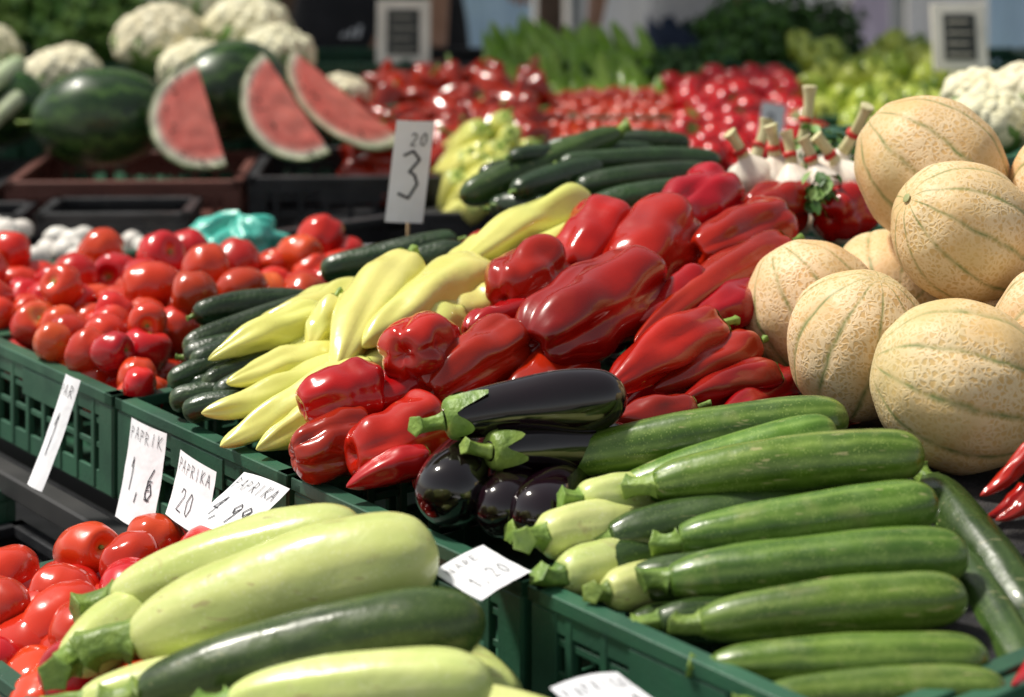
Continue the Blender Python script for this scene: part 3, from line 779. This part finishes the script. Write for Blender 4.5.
def tag(name, tl, U, W, lines, curl=.006, th=.0016, stick=None):
    """tl top-left corner, U along the text, W down the page"""
    g = G(); tl = V(tl); U = V(U); W = V(W); n = U.cross(W).normalized()
    if n.y > 0: n = -n
    def Mp(u, v, off=0.): return tl+U*u+W*v+n*(curl*math.sin(pi*u)*.6+curl*1.6*v*v+off+.0008*noise.noise(V((u*5, v*5, 1))))
    k = 10; vs = []; fs = []
    for i in range(k+1):
        for j in range(k+1): vs.append(Mp(i/k, j/k))
    for i in range(k):
        for j in range(k): fs.append((i*(k+1)+j, (i+1)*(k+1)+j, (i+1)*(k+1)+j+1, i*(k+1)+j+1))
    g.add(vs, fs, 0)
    lu, lw = U.length, W.length
    for (txt, u0, v0, cw, ch, wt) in lines:
        for ci, chx in enumerate(txt):
            jx, jy, sl = tq.uniform(-.08, .08), tq.uniform(-.08, .08), tq.uniform(.05, .25)
            for pl in FONT[chx]:
                Q = [(u0+(ci+p[0]*.66+jx+sl*p[1]*.4)*cw+tq.uniform(-.02, .02)*cw, v0+(1-p[1]+jy)*ch+tq.uniform(-.03, .03)*ch) for p in pl]
                for (a, b) in zip(Q, Q[1:]):
                    for s in range(3):
                        f0, f1 = s/3-.04, (s+1)/3+.04
                        x0, y0 = a[0]+(b[0]-a[0])*f0, a[1]+(b[1]-a[1])*f0
                        x1, y1 = a[0]+(b[0]-a[0])*f1, a[1]+(b[1]-a[1])*f1
                        dx, dy = (x1-x0)*lu, (y1-y0)*lw; l = math.hypot(dx, dy) or 1
                        px, py = -dy/l*wt/lu, dx/l*wt/lw
                        g.add([Mp(x0+px, y0+py, .0009), Mp(x0-px, y0-py, .0009), Mp(x1-px, y1-py, .0009), Mp(x1+px, y1+py, .0009)], [(0, 1, 2, 3)], 1)
    if stick:
        a, b = V(stick[0]), V(stick[1]); body(g, a, b, .0025, [(0, .02), (0, 1), (1, 1), (1, .02)], 2, 8, 1)
    return g.obj(name, ['paper', 'ink', 'stick'])
M['stick'] = plain('wooden_stick', (.45, .32, .18))
tag('price_tag', (-.552, 2.475, .852), E*.040, (-.032, -.03, -.128), [('1', .3, .35, .6, .36, .0007), ('PAR', .1, .08, .28, .10, .0004)])
tag('price_tag', (-.448, 2.355, .832), E*.085, (-.004, -.035, -.105), [('PAPRIK', .05, .06, .155, .12, .0004), ('1,6', .2, .36, .24, .32, .0008), ('E', .7, .5, .2, .2, .0006)])
tag('price_tag', (-.375, 2.262, .822), E*.08+Z*-.006, (-.004, -.03, -.064), [('PAPRIKA', .05, .10, .13, .18, .0004), ('20', .25, .5, .22, .34, .0006)])
tag('price_tag', (-.292, 2.18, .822), (.055, -.045, -.004), (-.05, -.045, -.045), [('PAPRIKA', .05, .10, .13, .18, .0004), ('4,99', .12, .46, .19, .34, .0007)])
tag('price_tag', (-.072, 1.815, .845), (.045, .062, .003), (.045, -.066, -.006), [('NARE', .1, .12, .16, .14, .0004), ('1,20', .15, .5, .18, .26, .0006)], .003)
tag('price_tag', (.030, 1.585, .836), (.055, .03, .0), (.05, -.08, -.012), [('PAPRIKA', .05, .10, .13, .18, .0004), ('1,60', .12, .42, .2, .35, .0008)])
tag('price_tag', (-.167, 2.895, 1.109), (.055, .0, -.002), (-.017, .0, -.146), [('3', .18, .34, .86, .44, .0020), ('20', .42, .12, .26, .12, .0009)], .004, stick=((-.150, 2.905, 1.0), (-.153, 2.905, .86)))
tag('price_tag', (-.60, 2.38, .665), E*.04, (-.004, -.02, -.05), [('1,2', .1, .3, .25, .45, .0007)])
tag('price_tag', (.52, 4.15, .98), (.05, 0, -.01), (-.01, 0, -.07), [('2', .2, .3, .5, .5, .002)])

def sign(c, w, h, foot):
    g = G(); c = V(c); n = V((0, -1, .25)).normalized(); up = V((0, .25, 1)).normalized(); o = c-X*w/2-up*h/2
    g.box(o, X*w, up*h, -n*.012, 0)
    g.box(o+X*w*.20+up*h*.15+n*.002, X*w*.60, up*h*.70, -n*.004, 1)
    for i in range(4):
        g.box(o+X*w*.28+up*h*(.22+.16*i)+n*.004, X*w*(.44-.06*(i % 2)), up*h*.035, -n*.003, 2)
    g.box((c.x-.012, c.y+.02, foot), X*.024, Yv*.02, Z*(c.z-foot-h*.3), 0)
    g.box((c.x-.05, c.y-.02, foot-.006), X*.1, Yv*.08, Z*.008, 0)
    g.obj('price_sign', ['frame', 'board', 'chalk'], False, bevel=.003)
M['frame'] = plain('cream_plastic', (.86, .82, .72)); M['chalk'] = plain('chalk', (.42, .40, .34)); M['board'] = plain('board_grey', (.05, .055, .05))
sign((-.272, 5.0, 1.045), .135, .165, .86)
sign((1.03, 4.6, 1.070), .125, .155, .86)

# ------------------------------------------------------------------ people
M['skin'] = plain('skin', (.50, .27, .18), (.42, .22, .14), .5, 10)
M['dk'] = plain('dark_shirt', (.018, .018, .022), (.035, .034, .04), .85, 12, (60, .006))
M['wh'] = plain('white_shirt', (.70, .70, .72), (.6, .6, .64), .85, 12, (60, .006))
M['jean'] = plain('denim', (.04, .06, .12), (.025, .04, .08), .85, 40)
M['hair'] = plain('hair', (.03, .018, .01), rough=.5); M['shoe'] = plain('shoe', (.03, .03, .03))
def person(x, y, face, shirt, pants, lean=0., hands=None, H=1.72):
    k = H/1.72; root = bpy.data.objects.new('person', None); scene.collection.objects.link(root)
    root.location = (x, y, 0); root.rotation_euler = (0, 0, face)
    # local: faces -Y
    L = lean
    pel = V((0, 0, .95)); che = V((0, -L*.5, 1.25)); nec = V((0, -L, 1.46)); hd0 = V((0, -L-.01, 1.54)); hd1 = V((0, -L-.02, 1.64))
    J = [pel, V((0, -L*.2, 1.08)), che, nec, hd0, hd1]; ed = [(0, 1), (1, 2), (2, 3), (3, 4), (4, 5)]
    rad = [(.155, .11), (.14, .10), (.17, .115), (.065, .065), (.075, .085), (.075, .09)]
    def chain(start, pts, rs):
        p = start
        for a, r in zip(pts, rs):
            J.append(V(a)); rad.append(r); ed.append((p, len(J)-1)); p = len(J)-1
        return p
    hands = hands or [(-.30, -.12, .86), (.30, -.12, .86)]
    wr = []
    for s, h in zip((-1, 1), hands):
        h = V(h); sh = V((s*.19, -L*.9, 1.40)); el = (sh+h)/2+V((s*.05, .08, -.05))
        chain(2, [sh, el, h], [(.062, .06), (.043, .043), (.027, .024)]); wr.append((h, (h-el).normalized(), s))
        chain(0, [(s*.10, 0, .88), (s*.11, -.02, .50), (s*.11, .03, .10), (s*.11, -.03, .045), (s*.115, -.14, .035)], [(.088, .09), (.06, .06), (.042, .042), (.042, .035), (.04, .028)])
    def skin(name, J, ed, rad, mat, sub=2):
        me = bpy.data.meshes.new(name); me.from_pydata([tuple(a*k) for a in J], ed, []); ob = bpy.data.objects.new(name, me)
        scene.collection.objects.link(ob); m = ob.modifiers.new('s', 'SKIN'); m.use_smooth_shade = True
        for i, v in enumerate(me.skin_vertices[0].data): v.radius = (rad[i][0]*k, rad[i][1]*k); v.use_root = (i == 0)
        s = ob.modifiers.new('d', 'SUBSURF'); s.levels = sub; s.render_levels = sub
        dg = bpy.context.evaluated_depsgraph_get(); m2 = bpy.data.meshes.new_from_object(ob.evaluated_get(dg))
        ob.modifiers.clear(); ob.data = m2; ob.parent = root
        return ob
    ob = skin('body', J, ed, rad, None); m2 = ob.data; m2.materials.clear()
    for q in (shirt, pants, 'skin', 'shoe'): m2.materials.append(M[q])
    for p in m2.polygons:
        c = p.center/k; i = 0
        if c.z < .09: i = 3
        elif c.z < .93 and abs(c.x) < .22 and c.y > -.16: i = 1
        elif c.z > 1.47: i = 2
        else:
            for (h, d, s) in wr:
                if (c-h).length < .22: i = 2
        p.material_index = i; p.use_smooth = True
    for (h, d, s) in wr:
        side = d.cross(Z); side = side.normalized() if side.length > .1 else X.copy(); side = side*s
        Jh = [h, h+d*.045, h+d*.085]; rh = [(.024, .018), (.036, .016), (.034, .013)]; eh = [(0, 1), (1, 2)]
        ob = skin('hand', Jh, eh, rh, None, 1); ob.data.materials.clear(); ob.data.materials.append(M['skin'])
        for f in range(4):
            b = h+d*.085+side*(-.027+.018*f); ln = (.068, .078, .073, .056)[f]; dn = (d+V((0, 0, -.5))).normalized()
            ob = skin('finger', [b-d*.015, b+d*ln*.4, b+d*ln*.4+dn*ln*.35, b+d*ln*.4+dn*ln*.6], [(0, 1), (1, 2), (2, 3)], [(.0085,)*2, (.008,)*2, (.0075,)*2, (.006,)*2], None, 1)
            ob.data.materials.clear(); ob.data.materials.append(M['skin'])
        b = h+d*.03-side*.03
        ob = skin('thumb', [b, b-side*.02+d*.03, b-side*.025+d*.06], [(0, 1), (1, 2)], [(.011,)*2, (.010,)*2, (.007,)*2], None, 1)
        ob.data.materials.clear(); ob.data.materials.append(M['skin'])
    # head details
    g = G(); hc = V((0, -L-.02, 1.62))
    body(g, (hc+V((0, 0, -.115)))*k, (hc+V((0, 0, .115)))*k, .083*k, PS, 0, 24, 2)
    body(g, (hc+V((0, -.083, .01)))*k, (hc+V((0, -.105, -.022)))*k, .012*k, PS, 0, 10, 1)
    for s in (-1, 1):
        body(g, (hc+V((s*.032, -.079, .012)))*k, (hc+V((s*.032, -.083, -.002)))*k, .012*k, PS, 1, 10, 1)
        body(g, (hc+V((s*.084, .0, .025)))*k, (hc+V((s*.084, 0, -.03)))*k, .014*k, PS, 0, 10, 1)
    body(g, (hc+V((-.022, -.078, -.052)))*k, (hc+V((.022, -.078, -.052)))*k, .007*k, PS, 2, 10, 1)
    body(g, (hc+V((0, .025, -.06)))*k, (hc+V((0, .02, .128)))*k, .093*k, PS, 1, 24, 2, None, (0, 0, 0), .05, 3)
    ho = g.obj('head', ['skin', 'hair', 'band']); ho.parent = root
    return root
p1 = person(-.50, 5.95, .15, 'dk', 'dk', .02, [(-.28, -.25, .95), (.26, -.22, .92)])
p2 = person(.62, 6.75, -.3, 'wh', 'jean', .22, [(-.22, -.52, .93), (.20, -.55, .90)])
p3 = person(-.30, 6.25, .3, 'dk', 'dk', .05, [(-.28, -.10, 1.15), (.24, -.25, 1.12)])
# printed motif on the apron front (three slanted bars)
g = G()
for i in range(3):
    g.box((-.02+.022*i, -.140, .955), V((.012, 0, 0)), V((0, .004, 0)), V((.008, 0, .014+.010*i)))
o = g.obj('shirt_print', ['paper'], False, p1)

# ------------------------------------------------------------------ added out-of-view canopy to cut sky reflections, far stall, street and building
M['clb'] = plain('pale_blue_cloth', (.50, .70, .88), (.44, .62, .82), .8, 5, (20, .01))
M['clw'] = plain('white_cloth', (.82, .82, .84), (.78, .79, .83), .8, 5, (20, .01))
M['clp'] = plain('lilac_cloth', (.66, .56, .72), (.55, .5, .66), .8, 5, (20, .01))
M['wood'] = plain('dark_wood', (.07, .045, .03), (.10, .06, .04), .6, 10)
M['awn'] = plain('sky_block_dark_green', (.03, .06, .04), (.025, .045, .03), .8, 5, (30, .004))  # dark underside for the added sky blocker
aw = bpy.data.objects.new('added_sky_block_awning', None); scene.collection.objects.link(aw)  # added unseen awning: blocks low sky so glossy skins reflect less of it
g = G(); vs = []; fs = []; nx = 24
for i in range(nx+1):
    x = -3.2+7.0*i/nx
    for j, (y, z) in enumerate(((5.05, 2.28), (5.05, 2.45), (5.8, 2.66), (6.6, 2.86), (7.4, 3.04))):
        vs.append((x, y+.01*math.sin(x*9), z-.03*abs(math.sin(x*1.35))*(1 if 1 < j < 4 else .3)))
for i in range(nx):
    for j in range(4): fs.append((i*5+j, (i+1)*5+j, (i+1)*5+j+1, i*5+j+1))
g.add(vs, fs); g.obj('sky_block_canvas', ['awn'], True, aw)
for x in (-3.1, -1.6, 2.2, 3.7):
    g = G(); g.box((x, 6.9, 0), X*.05, Yv*.05, Z*2.88); g.obj('sky_block_post', ['steel'], False, aw, .004)
root = bpy.data.objects.new('market_stall', None); scene.collection.objects.link(root)
def curtain(x0, x1, y, z0, z1, mat):
    g = G(); n = max(8, int((x1-x0)*60)); vs = []; fs = []
    for i in range(n+1):
        x = x0+(x1-x0)*i/n
        for j in range(7):
            z = z1+(z0-z1)*j/6; vs.append((x, y+.03*math.sin(x*38)*(.3+j/6)+.015*noise.noise(V((x*7, z*3, 0))), z))
    for i in range(n):
        for j in range(6): fs.append((i*7+j, (i+1)*7+j, (i+1)*7+j+1, i*7+j+1))
    g.add(vs, fs); o = g.obj('skirt_cloth', [mat], True, root)
xs = [-2.4, -1.2, -.38, .1, .24, .75, 1.15, 1.5, 1.75, 2.1, 3.0]; ms = ['clw', 'wood', 'clb', 'wood', 'clw', 'clb', 'clw', 'clp', 'clw', 'clb']
for a, b, m in zip(xs, xs[1:], ms): curtain(a+.01, b-.01, 8.9, .10, 1.02, m)
g = G(); g.box((-2.5, 8.95, 1.02), X*5.6, Yv*1.0, Z*.04); g.obj('counter', ['clw'], False, root)
for x in (-2.4, -.4, .25, 1.65, 3.0):
    g = G(); g.box((x, 8.7, 0), X*.06, Yv*.06, Z*2.6); g.obj('pole', ['steel'], False, root, .004)
g = G(); g.add([(-2.6, 9.5, 2.45), (3.2, 9.5, 2.45), (3.2, 10.6, 2.9), (-2.6, 10.6, 2.9)], [(0, 1, 2, 3)]); g.obj('canopy', ['clw'], False, root)

q = N('paving'); co, rn = q.coords(); br = q.n('ShaderNodeTexBrick'); q.l(co, br.inputs['Vector']); br.inputs['Scale'].default_value = 3.
br.inputs['Color1'].default_value = (.30, .29, .27, 1); br.inputs['Color2'].default_value = (.24, .23, .22, 1); br.inputs['Mortar'].default_value = (.12, .12, .11, 1)
q.l(q.mix(q.mr(q.noise(2, co, 6), .3, .7, 0, .5), br.outputs[0], (.2, .19, .18)), q.b.inputs['Base Color']); q.b.inputs['Roughness'].default_value = .85
M['pave'] = q.m
g = G(); g.add([(-200, -200, 0), (200, -200, 0), (200, 200, 0), (-200, 200, 0)], [(0, 1, 2, 3)]); g.obj('ground', ['pave'], False)
M['wall'] = plain('plaster', (.45, .40, .32), (.38, .34, .28), .85, 3); M['glass'] = plain('window_glass', (.03, .04, .05), rough=.15)
b = bpy.data.objects.new('plaster_building', None); scene.collection.objects.link(b)
g = G(); g.box((-16, 24, 0), X*32, Yv*9, Z*9.5); g.obj('walls', ['wall'], False, b)
g = G(); g.box((-16.4, 23.6, 9.5), X*32.8, Yv*9.8, Z*.4); g.obj('cornice', ['clw'], False, b)
g = G(); g2 = G()
for i in range(10):
    for j in range(3):
        x = -14.6+3.1*i; z = .9+3.*j
        g.box((x, 23.97, z), X*1.3, Yv*.05, Z*1.7); g2.box((x-.1, 23.9, z-.12), X*1.5, Yv*.12, Z*.1)
        g2.box((x+.62, 23.94, z), X*.06, Yv*.05, Z*1.7)
g.obj('windows', ['glass'], False, b); g2.obj('sills', ['clw'], False, b)

# ------------------------------------------------------------------ light, camera
w = bpy.data.worlds.new('World'); scene.world = w; w.use_nodes = True
nt = w.node_tree; sk = nt.nodes.new('ShaderNodeTexSky'); sk.sky_type = 'NISHITA'; sk.sun_disc = False
EL, AZ = math.radians(60), math.radians(-70)   # azimuth measured from +Y toward +X
sk.sun_elevation = EL; sk.sun_rotation = AZ
hv = nt.nodes.new('ShaderNodeHueSaturation'); hv.inputs['Saturation'].default_value = .35; hv.inputs['Value'].default_value = 1.0
mx = nt.nodes.new('ShaderNodeMix'); mx.data_type = 'RGBA'; mx.blend_type = 'MULTIPLY'; mx.inputs[0].default_value = 1.; mx.inputs[7].default_value = (1., .97, .90, 1)
nt.links.new(sk.outputs[0], hv.inputs['Color']); nt.links.new(hv.outputs[0], mx.inputs[6])
nt.links.new(mx.outputs[2], nt.nodes['Background'].inputs[0]); nt.nodes['Background'].inputs[1].default_value = .13
d = bpy.data.lights.new('sun', 'SUN'); d.energy = 4.8; d.angle = math.radians(8); d.color = (1., .95, .85)
so = bpy.data.objects.new('sun', d); scene.collection.objects.link(so)
sdv = V((math.sin(AZ)*math.cos(EL), math.cos(AZ)*math.cos(EL), math.sin(EL)))
so.rotation_euler = sdv.to_track_quat('Z', 'Y').to_euler(); so.location = (0, 0, 6)
cam = bpy.data.cameras.new('camera'); co_ = bpy.data.objects.new('camera', cam); scene.collection.objects.link(co_)
co_.location = (0, 0, 1.5); co_.rotation_euler = (pi/2, 0, 0)
cam.sensor_width = 36; cam.lens = 36*2000/1024; cam.shift_y = -498.5/1024
cam.clip_end = 500; cam.dof.use_dof = True; cam.dof.focus_distance = 2.15; cam.dof.aperture_fstop = 3.6
scene.camera = co_
scene.view_settings.view_transform = 'Standard'; scene.view_settings.look = 'None'; scene.view_settings.exposure = 0
